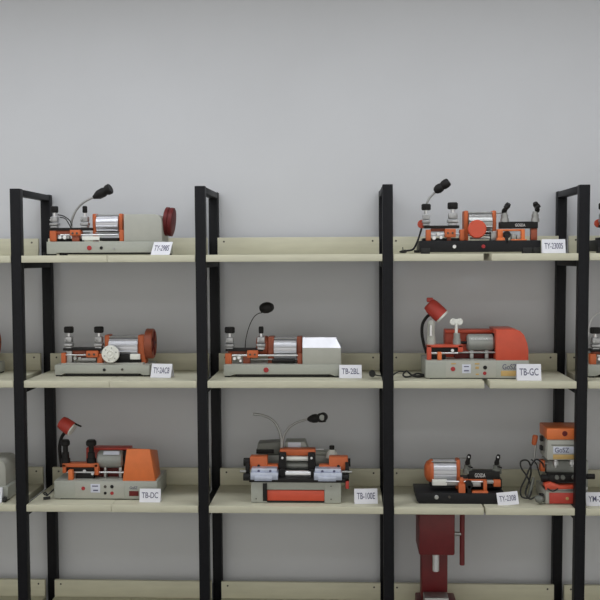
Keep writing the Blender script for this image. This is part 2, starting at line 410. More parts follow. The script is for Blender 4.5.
def long_cover_machine(px=0.0, row=0, pyb=254.3, dy=0.0, y0=.06, wheel=True, label=''):
    """M1: long grey cover on the right, dark red pulley behind it"""
    m = Mach('key_cutting_machine', row, 105+px, pyb, y0, label)
    q = lambda x: x+px; v = lambda y: y+dy
    m.sheet_base(q(46.5), q(164), v(240.5), pyb, .20, foot=9, cut=1.9)
    # rounded sheet cover over the drive belt
    X = lambda x: m.X(q(x), .02); Z = lambda z: m.Z(v(z), .02)
    mb = MB(); mb.prism([(X(124), Z(240.5)), (X(124), Z(213.5)), (X(155), Z(213.5)), (X(158.5), Z(214.8)), (X(161), Z(217.5)), (X(162), Z(222)), (X(162), Z(240.5))], .02, .175, .002)
    cv = mb.build('belt_cover', 'greycap', m.e)
    if wheel:
        m.cyl('wheel_hub', 'steel', q(161), q(166.5), v(222), 4.2, .10)
        w_ = MB(); a = m.P(q(165), v(220.8), .10); b = m.P(q(174), v(220.8), .10); b.z -= .004; R_ = m.R(14.4, .1)
        w_.lathe(a, b, [(0, R_*.93), (.08, R_), (.42, R_), (.46, R_*.93), (.54, R_*.93), (.58, R_), (.93, R_), (1, R_*.9), (.97, R_*.45), (1.05, R_*.2)], 40)
        w_.build('pulley_wheel', 'darkred', m.e)
    m.motor(q(98), q(120), v(213.5), v(233), .10, lf=(q(94), q(98)), rf=(q(120), q(124)), baseY=v(240.5))
    MB().box(m.X(q(119.5), .03), m.X(q(123.8), .03), .03, .06, m.Z(v(240.5), .03), m.Z(v(229), .03), .002).build('front_bracket', 'orange', m.e)
    m.cyl('guide_rod', 'chrome', q(60), q(118), v(233.8), .9, .035)
    m.cyl('feed_rod', 'steel', q(50), q(90), v(232), .7, .07)
    m.part('slide_block', 'white', (q(82), q(99.5), v(235.3), v(239.3), .03, .05))
    m.part('slide_rail', 'black', (q(99.5), q(118), v(237), v(240), .03, .06), (q(56), q(82), v(237.5), v(240.4), .045, .04))
    m.part('carriage_plate', 'black', (q(49.5), q(91), v(226.6), v(229.2), .035, .06))
    m.part('carriage_casting', 'orange', (q(49.5), q(56), v(229.6), v(240.4), .03, .03), (q(69.5), q(80.3), v(228.8), v(234.6), .022, .045), bev=.003)
    m.part('rear_casting', 'rust', (q(56), q(69.5), v(229.4), v(233.6), .04, .04), (q(72), q(79), v(234.6), v(240.4), .03, .04))
    for xx in (72.5, 76.8): m.disc('bolt', 'hole', q(xx), v(232.2), 1.1, .0195, .004)
    for xx, rr in ((60, 1.6), (64.5, 2.0), (68, 1.4)): m.disc('adjuster_nut', 'chrome' if rr > 1.5 else 'steel', q(xx), v(236.3), rr, .026, .02)
    m.clamp(q(55), v(205), v(211.5), v(215.5), v(227), 3.6, 4.2)
    m.clamp(q(85.3), v(205), v(212), v(215.5), v(227), 2.2, 4.2)
    m.tube('motor_cable', 'rubber', [(q(58), v(213.5), .09), (q(64), v(215), .09), (q(70), v(219.5), .09), (q(72), v(225), .08)], .55)
    m.tube('lamp_cable', 'rubber', [(q(60), v(216), .1), (q(66), v(218), .1), (q(71), v(226.5), .09)], .5)
    m.gooseneck([(q(71.5), v(227), .10), (q(72.3), v(219), .10), (q(76), v(210), .10), (q(82), v(203), .10), (q(89), v(198.5), .10), (q(95.5), v(195.8), .10)], 1.15)
    h = MB(); a = m.P(q(94), v(196.5), .10); b = m.P(q(111.5), v(187.5), .085); r = m.R(1)
    h.lathe(a, b, [(0, 1.8*r), (.08, 2.6*r), (.3, 4.8*r), (.6, 5.0*r), (.68, 4.2*r), (.72, 4.4*r), (.8, 5.4*r), (.96, 5.5*r), (1, 4.6*r)], 24)
    h.build('lamp_head', 'black', m.e)
    m.button(q(89), v(247), 2.4, 'redbutton', 'power_button'); m.button(q(101), v(247), 1.6, 'black', 'switch'); m.button(q(113.5), v(248), 1.3, 'steel', 'screw')
    return m

m1 = long_cover_machine(label='grey key cutting machine with long grey cover and dark red wheel, top left shelf')
plug = Mach('cable_plug', 0, 44, 252.5, .12, 'small black plug lying left of the grey machine on the top shelf', 'plug')
plug.vcyl('plug_body', 'rubber', 44, 249.2, 252.5, 1.6, .0); plug.tube('cord', 'rubber', [(44.5, 251, .0), (46, 250.8, .03), (48, 251.2, .09)], .5)
card(0, 160, 253.6, .012, 21, 13, 'TY-298S', 'white card reading TY-298S leaning at the right end of the top left machine', rz=math.radians(-16), lean=32, leg=False)

# --- M4: white dial machine
def dial_machine(px, label):
    m = Mach('key_cutting_machine', 1, 101+px, 377.6, .14, label)
    q = lambda x: x+px
    m.sheet_base(q(54.5), q(149.5), 366, 377.6, .16, foot=7, cut=2.4)
    m.part('base_ledge', 'greycap', (q(61), q(143), 364.2, 366.5, .02, .12))
    m.motor(q(111), q(140), 336, 361, .09, lf=(q(106.5), q(111.5)), rf=(q(139.5), q(147)), baseY=366)
    m.part('rating_plate', 'white', (q(130), q(140), 355, 360.5, .035, .01)); m.part('terminal_box', 'black', (q(116), q(130), 355.5, 361, .036, .02))
    m.part('motor_cradle', 'black', (q(112), q(141), 360, 366, .05, .08))
    w_ = MB(); a = m.P(q(146.5), 344.5, .09); b = m.P(q(154.5), 344.5, .09); R_ = m.R(15.2, .09)
    w_.lathe(a, b, [(0, R_*.9), (.1, R_), (.85, R_), (.98, R_*.95), (.9, R_*.86)], 40); w_.build('pulley_rim', 'rust', m.e)
    w_ = MB(); a = m.P(q(149), 344.5, .09); b = m.P(q(154.2), 344.5, .09)
    w_.lathe(a, b, [(0, R_*.8), (.5, R_*.8), (.6, R_*.3), (1.1, R_*.25), (1.15, R_*.1)], 32); w_.build('pulley_hub', 'darkred', m.e)
    for k in range(5):
        an = 2*PI*k/5; c = m.P(q(153.6), 344.5, .09)
        s2 = MB(); s2.cyl(c, c+Vector((.0, math.cos(an)*R_*.82, math.sin(an)*R_*.82)), .005, 8); s2.build('spoke', 'darkred', m.e)
    m.part('carriage_plate', 'black', (q(63), q(103), 349.3, 351.6, .035, .06))
    m.part('carriage_casting', 'orange', (q(61), q(65.5), 354, 366, .025, .03), (q(86), q(98), 352, 358.6, .02, .045), (q(97), q(102.5), 355, 366, .03, .03), bev=.003)
    m.part('rear_casting', 'rust', (q(68), q(86), 351.6, 355.5, .05, .04), (q(76), q(87), 352, 358, .055, .03))
    for xx in (89, 94): m.disc('bolt', 'hole', q(xx), 355.5, 1.1, .0175, .004)
    m.part('cutter_guard', 'steel', (q(66.5), q(72), 352, 366, .035, .03), (q(78), q(96), 359, 362, .035, .04))
    m.cyl('guide_rod', 'chrome', q(64), q(108), 356, .7, .033)
    for xx, rr in ((75, 1.8), (79.5, 1.6)): m.disc('adjuster_nut', 'steel', q(xx), 359.5, rr, .03, .02)
    m.clamp(q(69.3), 327.5, 333.8, 337.5, 350, 4.7, 4.2); m.clamp(q(99.3), 327.5, 333.8, 337.5, 350, 4.7, 4.2)
    d = m.disc('hand_dial', 'white', q(110.2), 355.2, 8.9, .002, .018, bev=.08)
    a = m.P(q(110.2), 355.2, 0)
    MB().lathe(a+Vector((0, .0025, 0)), a+Vector((0, -.003, 0)), [(0, m.R(4.2)), (.9, m.R(4.0)), (1, m.R(3.4)), (.5, m.R(3.0)), (.5, m.R(1.2)), (1.3, m.R(1.1))], 24).build('dial_hub', 'white', d)
    for k in range(6):
        an = 2*PI*k/6+.3; c = a+Vector((math.cos(an)*m.R(6.3), .0005, math.sin(an)*m.R(6.3)))
        MB().cyl(c, c+Vector((0, .002, 0)), m.R(.7), 10).build('dial_hole', 'steel', d)
    m.button(q(104), 371, 1.5, 'black', 'switch'); m.button(q(122), 370.6, 1.2, 'hole', 'screw')
    return m
dial_machine(0, 'grey key cutting machine with round white dial, bare aluminium motor and open dark red wheel')
card(1, 160.5, 378.2, .10, 21.5, 13.6, 'TY-2AC8', 'white card reading TY-2AC8 beside the machine with the white dial', rz=math.radians(-8), lean=24)

# --- M5: polished hood machine
def hood_machine(px, label, lamp=True):
    m = Mach('key_cutting_machine', 1, 282+px, 377.8, .12, label)
    q = lambda x: x+px
    m.sheet_base(q(223.5), q(341), 365, 377.8, .18, foot=7, cut=2.3, slope=4)
    # hood: upright front, slanted bright top
    zt = m.Z(348.3, .01); X0, X1 = m.X(q(302.5), .01), m.X(q(341), .01); zb = m.Z(365, .01)
    MB().box(X0, X1, .01, .165, zb, zt, .001).build('belt_cover', 'greycap', m.e)
    zh = m.Z(337.8, .038); Xa, Xb = m.X(q(302.5), .038), m.X(q(336), .038)
    b = bmesh.new()
    lo = [b.verts.new(v_) for v_ in ((X0, .01, zt), (X1, .01, zt), (X1, .165, zt), (X0, .165, zt))]
    hi = [b.verts.new(v_) for v_ in ((X0, .038, zh), (Xb, .038, zh), (Xb, .15, zh-.004), (X0, .15, zh-.004))]
    b.faces.new(lo[::-1]); b.faces.new(hi)
    for k in range(4): b.faces.new((lo[k], lo[(k+1) % 4], hi[(k+1) % 4], hi[k]))
    mb = MB(); mb._add(b); cv = mb.build('hood_top', 'polish', m.e, 'shiny slanted metal hood top')
    m.motor(q(274.5), q(297), 337, 361, .09, lf=(q(268.5), q(275)), rf=(q(297), q(302.5)), flange='rust', baseY=365)
    m.part('front_bracket', 'rust', (q(297.5), q(302.3), 354, 365.2, .025, .05), bev=.003)
    mb = MB(); a = m.P(q(257), 346.5, .10); c = m.P(q(269), 346.5, .10); mb.cyl(a, c, m.R(10.5, .1), 28, .15); mb.build('cutter_guard', 'rust', m.e)
    m.cyl('guide_rod', 'chrome', q(232), q(299), 355.8, 1.0, .03)
    m.cyl('slide_tray', 'black', q(272), q(295), 361.3, 2.0, .035)
    m.cyl('slide_rod', 'steel', q(240), q(298), 359.8, .8, .05)
    m.part('carriage_plate', 'black', (q(225.5), q(263), 349.3, 351.8, .035, .06), label='black plate')
    m.part('carriage_casting', 'orange', (q(225), q(231.5), 354, 365.2, .025, .03), (q(247), q(258), 351, 358.4, .02, .045), bev=.003)
    m.part('rear_casting', 'rust', (q(228), q(246), 351.6, 354.5, .05, .04), (q(243), q(250), 355, 365, .04, .03))
    for xx in (250, 254.8): m.disc('bolt', 'hole', q(xx), 355, 1.0, .0175, .004)
    for xx, yy, rr in ((234.5, 359, 1.8), (239, 358, 2.0), (240.5, 361.4, 1.3)): m.disc('adjuster_nut', 'chrome', q(xx), yy, rr, .03, .02)
    m.clamp(q(230), 327.3, 333.5, 337.5, 350, 5.0, 4.4); m.clamp(q(261.3), 326.8, 333.8, 337, 349.8, 2.3, 4.4, y=.05)
    if lamp:
        m.gooseneck([(q(245.2), 350, .09), (q(246), 340, .09), (q(249), 328, .09), (q(253.5), 318.5, .09), (q(258), 314.3, .09), (q(262.5), 313, .09)], .45, 'black')
        h = MB(); a = m.P(q(261), 309, .09); c = m.P(q(273), 307.2, .07); r = m.R(1)
        h.lathe(a, c, [(0, 3.2*r), (.08, 4.4*r), (.3, 5.6*r), (.55, 5.9*r), (.75, 5.2*r), (.9, 4.2*r), (1, 3.2*r)], 18)
        h.build('lamp_head', 'black', m.e)
    else:
        m.gooseneck([(q(222), 352, .09), (q(223.5), 330, .09), (q(226), 320, .09), (q(231), 314, .09), (q(240), 311, .09)], .7, 'chrome')
    m.button(q(266), 370.5, 2.6, 'redbutton', 'power_button')
    return m
hood_machine(0, 'grey key cutting machine with shiny slanted metal hood, in the centre bay')
card(1, 350.5, 378.8, .09, 22.5, 13, 'TB-2BL', 'white card reading TB-2BL right of the machine with the shiny hood', lean=20)
hood_machine(365, 'key cutting machine cut off by the right edge, black knob and orange casting, middle shelf', lamp=False)

# --- M6: red cover machine with red lamp
m = Mach('key_cutting_machine', 1, 477, 379, .07, 'grey and red key cutting machine with red lamp and white butterfly knob, middle right shelf')
m.part('base', 'grey', (425.5, 529, 360.5, 378.2, 0, .24), bev=.002)
m.part('base_skirt', 'rubber', (430, 525, 377.8, 379, .006, .22))
m.part('control_panel', 'greycap', (446, 496, 361.3, 377.2, -.0015, .003), bev=.0005)
X = lambda x: m.X(x, .015); Z = lambda z: m.Z(z, .015)
MB().prism([(X(496), Z(360.3)), (X(496), Z(329.5)), (X(516), Z(329.5)), (X(520), Z(331)), (X(524), Z(335)), (X(527.5), Z(344)), (X(528.5), Z(351)), (X(528.5), Z(360.3))], .015, .21, .003).build('belt_cover', 'redorange', m.e)
m.part('back_housing', 'redorange', (445, 500, 329.5, 360.4, .14, .07), (445, 500, 329.5, 333, .12, .03), bev=.003)
m.part('inner_bracket', 'darkred', (455, 496, 353.5, 360.4, .09, .05))
mo = MB(); a = m.P(466.5, 342.3, .075); b = m.P(493.5, 342.3, .075); R_ = m.R(8.4, .07)
mo.lathe(a, b, [(0, R_*.75), (.06, R_*.97), (.12, R_), (.88, R_), (.94, R_*.97), (1, R_*.75)], 36); mo = mo.build('motor', 'motor', m.e)
m.cyl('motor_shaft', 'black', 460, 467, 342.5, 1.4, .075); m.part('motor_bracket', 'black', (493, 496.2, 333.5, 352, .06, .05))
m.part('motor_stand', 'steel', (470, 473.5, 350, 360.4, .06, .03), (485, 488.5, 350, 360.4, .06, .03))
text('motor_lettering', 'COSDA', .013, 'whiteink', mo, (m.X(480, .03), .075-R_*1.001+.0015, m.Z(338.8, .05)), (PI/2-.5, 0, 0), width=m.R(17))
m.cyl('guide_rod', 'steel', 448, 496, 352.3, .9, .045)
m.part('carriage_plate', 'redorange', (427, 431.5, 345, 360.4, .03, .03), (427, 463, 344.8, 347.4, .03, .05), (458, 463, 345, 352, .03, .03), bev=.002)
m.part('carriage_bed', 'black', (431.5, 458, 347.5, 351.8, .04, .04), (431.5, 446, 355, 360, .05, .03))
m.part('carriage_casting', 'brightorange', (437.5, 441.8, 352, 360.4, .022, .03), bev=.002)
m.cyl('feed_rod', 'chrome', 428, 458, 353, .8, .035); m.disc('adjuster_nut', 'chrome', 452.5, 350.5, 1.6, .03, .02)
c = m.vcyl('key_clamp', 'greycap', 431, 320, 345, 4.1, .055, prof=[(0, 1.1), (.3, 1.05), (.32, .95), (.6, .85), (.8, .95), (.9, .9), (1, .5)]); m.vcyl('clamp_stem', 'chrome', 430.7, 325, 336, 1.4, .04, parent=c)
c = m.vcyl('key_clamp', 'motor', 456.8, 333, 345, 4.0, .055, prof=[(0, 1), (.5, 1), (.52, .85), (1, .8)]); m.vcyl('clamp_stem', 'white', 456.2, 324, 334.5, 1.5, .055, parent=c)
k = MB(); cc = m.P(456.2, 321.6, .055)
for sx in (-1, 1): k.lathe(cc+Vector((sx*m.R(3.2), -.005, 0)), cc+Vector((sx*m.R(3.2), .005, 0)), [(0, m.R(2.9)), (.2, m.R(3.5)), (.8, m.R(3.5)), (1, m.R(2.9))], 20)
k.box(cc.x-m.R(3), cc.x+m.R(3), cc.y-.006, cc.y+.006, cc.z-m.R(2.6), cc.z+m.R(2.8), .003); k.build('butterfly_knob', 'white', c)
m.tube('lamp_arm', 'black', [(426.5, 353, .09), (424, 345, .09), (422, 334, .09), (422.5, 324, .09), (427, 316.5, .09), (431, 314, .085)], 1.6)
h = MB(); a = m.P(428.3, 303.0, .085); b = m.P(441.5, 316.0, .078); r = m.R(1)
h.lathe(a, b, [(0, 5.2*r), (.05, 6.8*r), (.3, 7.9*r), (.75, 8.2*r), (.98, 8.0*r), (1, 7.4*r)], 28); h = h.build('lamp_shade', 'red', m.e)
l = MB(); d_ = (b-a).normalized(); l.lathe(b-d_*.001, b+d_*.008, [(0, 7.8*r), (.9, 7.8*r), (1, 7.2*r)], 28); l.build('lamp_lens', 'white', h, 'white lens rim')
m.part('shade_bracket', 'red', (427, 433, 297.6, 302, .07, .03), bev=.003)
m.button(453, 369, 2.3, 'redbutton', 'power_button'); m.part('instruction_label', 'label', (462.2, 470.8, 364.3, 373.2, -.0025, .002), bev=.0002)
m.part('label_print', 'ink', (464, 469, 366, 367, -.003, .002), (464, 469, 370, 371.3, -.003, .002), bev=.0002)
m.part('small_sticker', 'tan', (474.8, 479.5, 363, 364.4, -.0025, .002), (475.5, 479, 366.5, 368.8, -.0025, .002), (475.8, 479, 373.5, 375, -.0025, .002), (451, 456, 363, 364.3, -.0025, .002), bev=.0002)
m.button(485.2, 367.5, 2.0, 'black', 'switch'); m.button(484.8, 373.2, 1.8, 'redbutton', 'button')
text('panel_lettering', 'GoSZ', .030, 'ink', m.e, (m.X(509.5, 0), -.0006, m.Z(367, 0)), width=m.R(14))
m.part('name_sticker', 'tan', (501, 521, 370.6, 376, -.0008, .001), bev=.0002)
cord = m.tube('power_cord', 'rubber', [(426, 376.5, .10), (418, 376.5, .05), (411, 374.5, .04), (406.5, 371, .04), (403, 374.5, .045), (405.5, 378, .04), (411, 376, .045), (417, 373.5, .06), (425, 375, .10)], .85)
m.tube('power_cord', 'rubber', [(406, 372, .05), (400, 371.3, .05), (395, 373.5, .05), (391, 375.8, .05), (380, 375.8, .05), (374, 374.6, .03)], .7)
m.tube('power_cord', 'rubber', [(426, 377.2, .08), (419, 377, .04), (411, 375.2, .03)], 1.4)
p = m.disc('power_plug', 'rubber', 372.3, 374, 3.3, .0, .03); 
card(1, 529.3, 381.0, .02, 24, 16.2, 'TB-GC', 'white card reading TB-GC in front of the red-covered machine', lean=14)

# --- M3: long black base duplex machine
def duplex_machine(px, label):
    m = Mach('key_cutting_machine', 0, 480+px, 253.3, .06, label)
    q = lambda x: x+px
    m.part('base', 'blackbase', (q(420), q(541), 240.2, 251.6, 0, .2), bev=.003)
    for a_, b_ in ((421, 430), (523, 532.5), (533.5, 541)): m.part('foot', 'rubber', (q(a_), q(b_), 247.5, 253.3, -.002, .03), (q(a_), q(b_), 247.5, 253.3, .17, .03))
    for sx, mt in ((454.5, 'chrome'), (483.5, 'redbutton')): m.button(q(sx), 246.2, 1.9, mt, 'screw' if mt == 'chrome' else 'power_button')
    m.motor(q(467.5), q(491), 211.5, 236, .10, lf=(q(462.8), q(467.5)), rf=(q(491), q(495.2)), m='steel', baseY=240.3)
    m.disc('hand_dial', 'redorange', q(477.3), 228.8, 9.2, .005, .016, label='large round orange-red dial')
    m.cyl('dial_axle', 'steel', q(470), q(490), 238, 1.0, .05)
    m.part('carriage_plate', 'black', (q(424.5), q(459.5), 225, 227.6, .035, .06), (q(423), q(459), 237.6, 240.3, .04, .08))
    m.part('carriage_casting', 'orange', (q(426), q(431), 229, 240.3, .02, .03), (q(445), q(456), 228.3, 237, .018, .045), (q(459.8), q(464.5), 229, 240.3, .03, .04), bev=.003)
    m.part('rear_casting', 'rust', (q(431), q(445), 228, 231, .05, .03), (q(447), q(451), 237, 240.3, .03, .03))
    for xx in (448, 452.7): m.disc('bolt', 'hole', q(xx), 232.6, 1.0, .0155, .004)
    for xx, yy, rr in ((434, 237.5, 2), (438.3, 233.5, 1.8), (441, 237, 1.7)): m.disc('adjuster_nut', 'chrome', q(xx), yy, rr, .026, .02)
    m.cyl('guide_rod', 'chrome', q(424), q(463), 233.8, .8, .04)
    m.disc('side_dial', 'redorange', q(421.8), 223.5, 4.2, .09, .012)
    m.clamp(q(426.1), 203.3, 209.6, 213.5, 225.3, 4.5, 4.0); m.clamp(q(452.6), 202, 208.8, 212.5, 225.3, 5.0, 5.2)
    m.gooseneck([(q(425), 213, .09), (q(426.5), 204, .09), (q(429), 198, .09), (q(433), 193.5, .09), (q(437), 190, .09)], 1.15)
    h = MB(); a = m.P(q(434.5), 191, .09); b = m.P(q(449), 181, .075); r = m.R(1)
    h.lathe(a, b, [(0, 2*r), (.08, 3.6*r), (.25, 4.8*r), (.42, 4.6*r), (.52, 3.8*r), (.62, 4.6*r), (.8, 4.8*r), (.95, 4.2*r), (1, 3.2*r)], 24)
    h.build('lamp_head', 'black', m.e)
    # second cutting station on the right
    m.part('name_bar', 'black', (q(499.5), q(538), 221.5, 228.4, .035, .03), bev=.002)
    text('bar_lettering', 'GOSDA', .016, 'whiteink', m.e, (m.X(q(520), .035), .0345, m.Z(225.2, .035)), width=m.R(10))
    m.part('carriage_leg', 'rust', (q(531), q(537.3), 228.4, 240.3, .04, .03), bev=.002)
    m.part('carriage_casting', 'brightorange', (q(497), q(505), 237.5, 243.6, .005, .03), (q(498), q(503), 229, 238, .02, .03), (q(511), q(527), 239.2, 243.6, .005, .03), (q(521.5), q(525), 229.6, 239.4, .008, .03), (q(497), q(525), 229, 231, .03, .02), bev=.002)
    m.part('clamp_block', 'steel', (q(511.5), q(515), 233.5, 239, .02, .03), (q(517), q(521), 235, 239, .02, .03), (q(491), q(497), 231, 240.3, .04, .05))
    m.disc('lever_boss', 'black', q(507.3), 234.5, 3.6, .002, .03); m.part('lever', 'black', (q(505.5), q(508.5), 234, 243, .0, .014), bev=.002)
    for cx_ in (504.5, 535):
        c = m.vcyl('key_clamp', 'steel', q(cx_), 211.5, 222, 4.2, .05, prof=[(0, 1), (.35, .95), (.4, .8), (.7, .85), (.72, .65), (1, .6)])
        k = MB(); a = m.P(q(cx_-1.8), 213, .05); b = m.P(q(cx_+4.2), 203.5, .03)
        if cx_ > 520: a = m.P(q(cx_+2.8), 212, .05); b = m.P(q(cx_), 202.8, .03)
        k.lathe(a, b, [(0, 1.5*m.R(1)), (.2, 2.6*m.R(1)), (.5, 2.2*m.R(1)), (.75, 3.0*m.R(1)), (1, 2.3*m.R(1))], 16)
        k.lathe(m.P(q(cx_), 208, .03), m.P(q(cx_+4.5), 205.5, .03), [(0, 2.2*m.R(1)), (1, 2.0*m.R(1))], 12)
        k.build('clamp_lever', 'black', c)
    m.cyl('drive_shaft', 'steel', q(496), q(503), 213, .8, .06)
    return m
md = duplex_machine(0, 'long black-based key cutting machine with big orange-red dial, top right shelf')
md.tube('power_cord', 'rubber', [(422, 226, .10), (419.5, 235, .09), (416.5, 243, .05), (413, 248.8, .04), (407, 250.2, .03), (404, 251, .03)], 1.0)
md.tube('power_cord', 'rubber', [(414, 250.8, .05), (418, 251, .05), (423, 250.5, .07)], 1.4)
pl = MB(); a = md.P(399.5, 251.3, .03); b = md.P(406.5, 250.6, .03)
pl.lathe(a, b, [(0, .003), (.3, .006), (.7, .0075), (1, .006)], 14); a = md.P(403, 250, .03); pl.cyl(a, a+Vector((-.001, 0, .014)), .002, 8); pl.build('power_plug', 'rubber', md.e)
card(0, 554, 253.4, .03, 23, 13.8, 'TY-2300S', 'white card reading TY-2300S by the right end of the top black-based machine', lean=12)
duplex_machine(177, 'black-based key cutting machine cut off by the right edge, top far right shelf')

# --- M7: orange cover machine bottom left
m = Mach('key_cutting_machine', 2, 106, 500.5, .09, 'grey key cutting machine with bright orange cover and small red lamp')
m.part('base', 'grey', (54, 157, 482, 499.6, 0, .22), bev=.002)
m.part('base_skirt', 'rubber', (60, 153, 499, 500.5, .006, .2)); m.part('control_panel', 'greycap', (75, 124, 483, 498.6, -.0015, .003), bev=.0005)
fr = [(122.5, 482), (127, 449.5), (150, 449.5), (155.5, 482)]; y = .01
A = [(m.X(a, y), m.Z(b, y)) for a, b in fr]; bk = [(m.X(122.5, y), m.Z(482, y)), (m.X(125, y), m.Z(455, y)), (m.X(151.5, y), m.Z(457, y)), (m.X(154.5, y), m.Z(482, y))]
MB().prism(A, y, .15, .003, top=bk).build('belt_cover', 'brightorange', m.e)
m.part('back_housing', 'red', (86.5, 130, 449, 480, .13, .06), (86.5, 130, 448.6, 451, .09, .06), bev=.003)
m.part('inner_bracket', 'darkred', (94, 124, 468.5, 482, .09, .05))
mo = MB(); a = m.P(98.5, 459.6, .075); b = m.P(124.5, 459.6, .075); R_ = m.R(8.8, .07)
mo.lathe(a, b, [(0, R_*.75), (.06, R_*.97), (.12, R_), (.88, R_), (.94, R_*.97), (1, R_*.75)], 36); mo = mo.build('motor', 'motor', m.e)
MB().prismx([(.075-R_*.93, m.Z(455.5, .04)), (.075-R_*.74, m.Z(452.2, .04)), (.075-R_*.6, m.Z(452.2, .04)), (.075-R_*.8, m.Z(455.5, .04))], m.X(103.5, .04), m.X(119.5, .04)).build('motor_label', 'label', mo)
m.part('motor_bracket', 'black', (124, 126.5, 452, 470, .06, .05)); m.part('motor_stand', 'steel', (104, 106.5, 467, 482, .06, .03), (119, 122, 467, 482, .06, .03))
m.cyl('guide_rod', 'chrome', 64, 124, 473, .9, .045)
m.part('carriage_plate', 'orange', (62.5, 98, 464.6, 468.2, .03, .05), (62.5, 66, 465, 474, .03, .03), (94.5, 98.5, 465, 476, .03, .03), bev=.002)
m.part('carriage_casting', 'brightorange', (68.2, 72.6, 471, 482, .02, .03), bev=.002)
m.part('carriage_bed', 'black', (66, 94, 468.5, 472, .04, .04), (76, 94, 474, 482, .05, .03))
m.disc('adjuster_nut', 'chrome', 84.5, 472.3, 1.8, .035, .02); m.disc('adjuster_nut', 'chrome', 92.5, 474.5, 1.6, .035, .02)
for cx_, k in ((66, 1), (91.8, 1.15)):
    c = m.vcyl('key_clamp', 'black', cx_, 446, 465, 4.2, .055, prof=[(0, 1.15), (.3, 1.1), (.33, .9), (.62, .85), (.65, .62), (1, .6)])
    m.vcyl('clamp_knob', 'black', cx_, 440.6, 446.6, 4.6*k, .055, parent=c, prof=[(0, .75), (.2, 1), (.7, 1), (1, .75)])
m.tube('lamp_arm', 'black', [(62, 468, .09), (60.5, 455, .09), (60.5, 446, .09), (62.5, 438, .09), (66, 433, .085)], 1.8)
h = MB(); a = m.P(61.5, 422.2, .085); b = m.P(72.6, 430, .078); r = m.R(1)
h.lathe(a, b, [(0, 4.4*r), (.05, 6.2*r), (.3, 7.2*r), (.75, 7.6*r), (.98, 7.5*r), (1, 7.0*r)], 28); h = h.build('lamp_shade', 'red', m.e)
l = MB(); d_ = (b-a).normalized(); l.lathe(b-d_*.001, b+d_*.006, [(0, 7.2*r), (.9, 7.2*r), (1, 6.6*r)], 28); l.build('lamp_lens', 'white', h, 'white lens rim')
m.tube('shade_handle', 'black', [(76, 424.5, .06), (79, 426, .055), (82, 427.2, .05)], .9)
m.button(83, 489.4, 2.0, 'redbutton', 'power_button'); m.part('instruction_label', 'label', (90.5, 100, 484.8, 493.4, -.0025, .002), bev=.0002)
m.part('label_print', 'ink', (92, 98, 486.4, 487.4, -.003, .002), (93, 98, 490.5, 491.8, -.003, .002), bev=.0002)
for px_, py_, mt in ((105, 487.5, 'hole'), (105, 494, 'black'), (111.8, 487.5, 'black'), (111.8, 494, 'redbutton')): m.button(px_, py_, 1.8 if px_ > 110 else 1.5, mt, 'switch')
text('panel_lettering', 'GoSZ', .016, 'ink', m.e, (m.X(133.5, 0), -.0006, m.Z(488.5, 0)), width=m.R(8))
m.part('name_sticker', 'darkred', (129, 138.5, 491.6, 496.6, -.0008, .001), bev=.0002)
m.tube('power_cord', 'rubber', [(55, 489.5, .07), (52.5, 491.5, .02), (49.5, 494.5, .0), (46.5, 496.5, -.01), (43.5, 494.5, .0), (45, 493.6, .02), (48, 496.3, .0)], .75)
p = m.P(43.2, 498.2, -.01); p.z = .006; MB().cyl(p, p+Vector((.026, .01, .002)), .006, 14).build('power_plug', 'rubber', m.e)
card(2, 149.8, 501.6, .05, 21.5, 13.4, 'TB-DC', 'white card reading TB-DC in front of the orange-covered machine', lean=14)

# --- M8: twin vise machine in the centre
m = Mach('key_cutting_machine', 2, 296, 505.3, .05, 'wide key cutting machine with two steel vises and red-orange front drawer')
m.part('base', 'grey', (251, 267, 484, 504.8, 0, .22), (324.5, 341, 484, 504.8, 0, .22), (266, 325, 484, 491.6, 0, .22), (266, 325, 490, 504.8, .012, .2), bev=.0015)
dr = m.part('drawer_front', 'redorange', (267, 324.3, 492.2, 502.6, .002, .012), bev=.002, label='red-orange drawer front')
m.part('drawer_edge', 'black', (262.8, 267, 485.5, 503.2, -.004, .01), (266, 325, 502.6, 504.2, .004, .008), bev=.001)
m.part('work_table', 'black', (249, 345, 480.6, 484.4, -.01, .2), bev=.002)
m.part('rear_body', 'motor', (266, 333, 457, 481, .14, .08), bev=.003)
rc = MB(); y = .13
rc.prism([(m.X(256.5, y), m.Z(456, y)), (m.X(258, y), m.Z(445.5, y)), (m.X(283, y), m.Z(444, y)), (m.X(283, y), m.Z(456, y))], y, .21, .002); rc.build('rear_shield', 'smoke', m.e)
m.part('shield_base', 'black', (256.5, 274, 451.5, 455.5, .125, .09), label='dark strip'); m.part('rear_column', 'grey', (258, 336, 453.5, 481, .16, .06))
rc = MB(); y = .12
rc.prism([(m.X(284, y), m.Z(455, y)), (m.X(285.5, y), m.Z(443.5, y)), (m.X(305, y), m.Z(443.5, y)), (m.X(309.5, y), m.Z(455, y))], y, .2, .003); rm = rc.build('rear_motor_cover', 'motor', m.e)
m.part('rear_plate', 'label', (288, 301, 444.2, 452.5, .116, .004), parent=rm)
m.part('cross_beam', 'orange', (280, 315.5, 451.2, 457.6, .06, .05), bev=.003)
for cx_ in (282.5, 311.6):
    mb = MB(); m.box(mb, cx_-3.6, cx_+3.7, 454.5, 482, .045, .05, .004)
    a = m.P(cx_, 460, .03); mb.cyl(a, a+Vector((0, .02, 0)), m.R(3.6), 18)
    a = m.P(cx_, 475, .025); mb.cyl(a, a+Vector((0, .02, 0)), m.R(4.2), 18)
    mb.build('side_yoke', 'black', m.e)
for cx_ in (282.5, 311.6): m.disc('yoke_bolt', 'chrome', cx_, 460, 1.2, .027, .004)
m.cyl('upper_roller', 'white', 286, 309, 460.2, 2.6, .07); m.cyl('drive_drum', 'motor', 286, 309, 467, 4.2, .10)
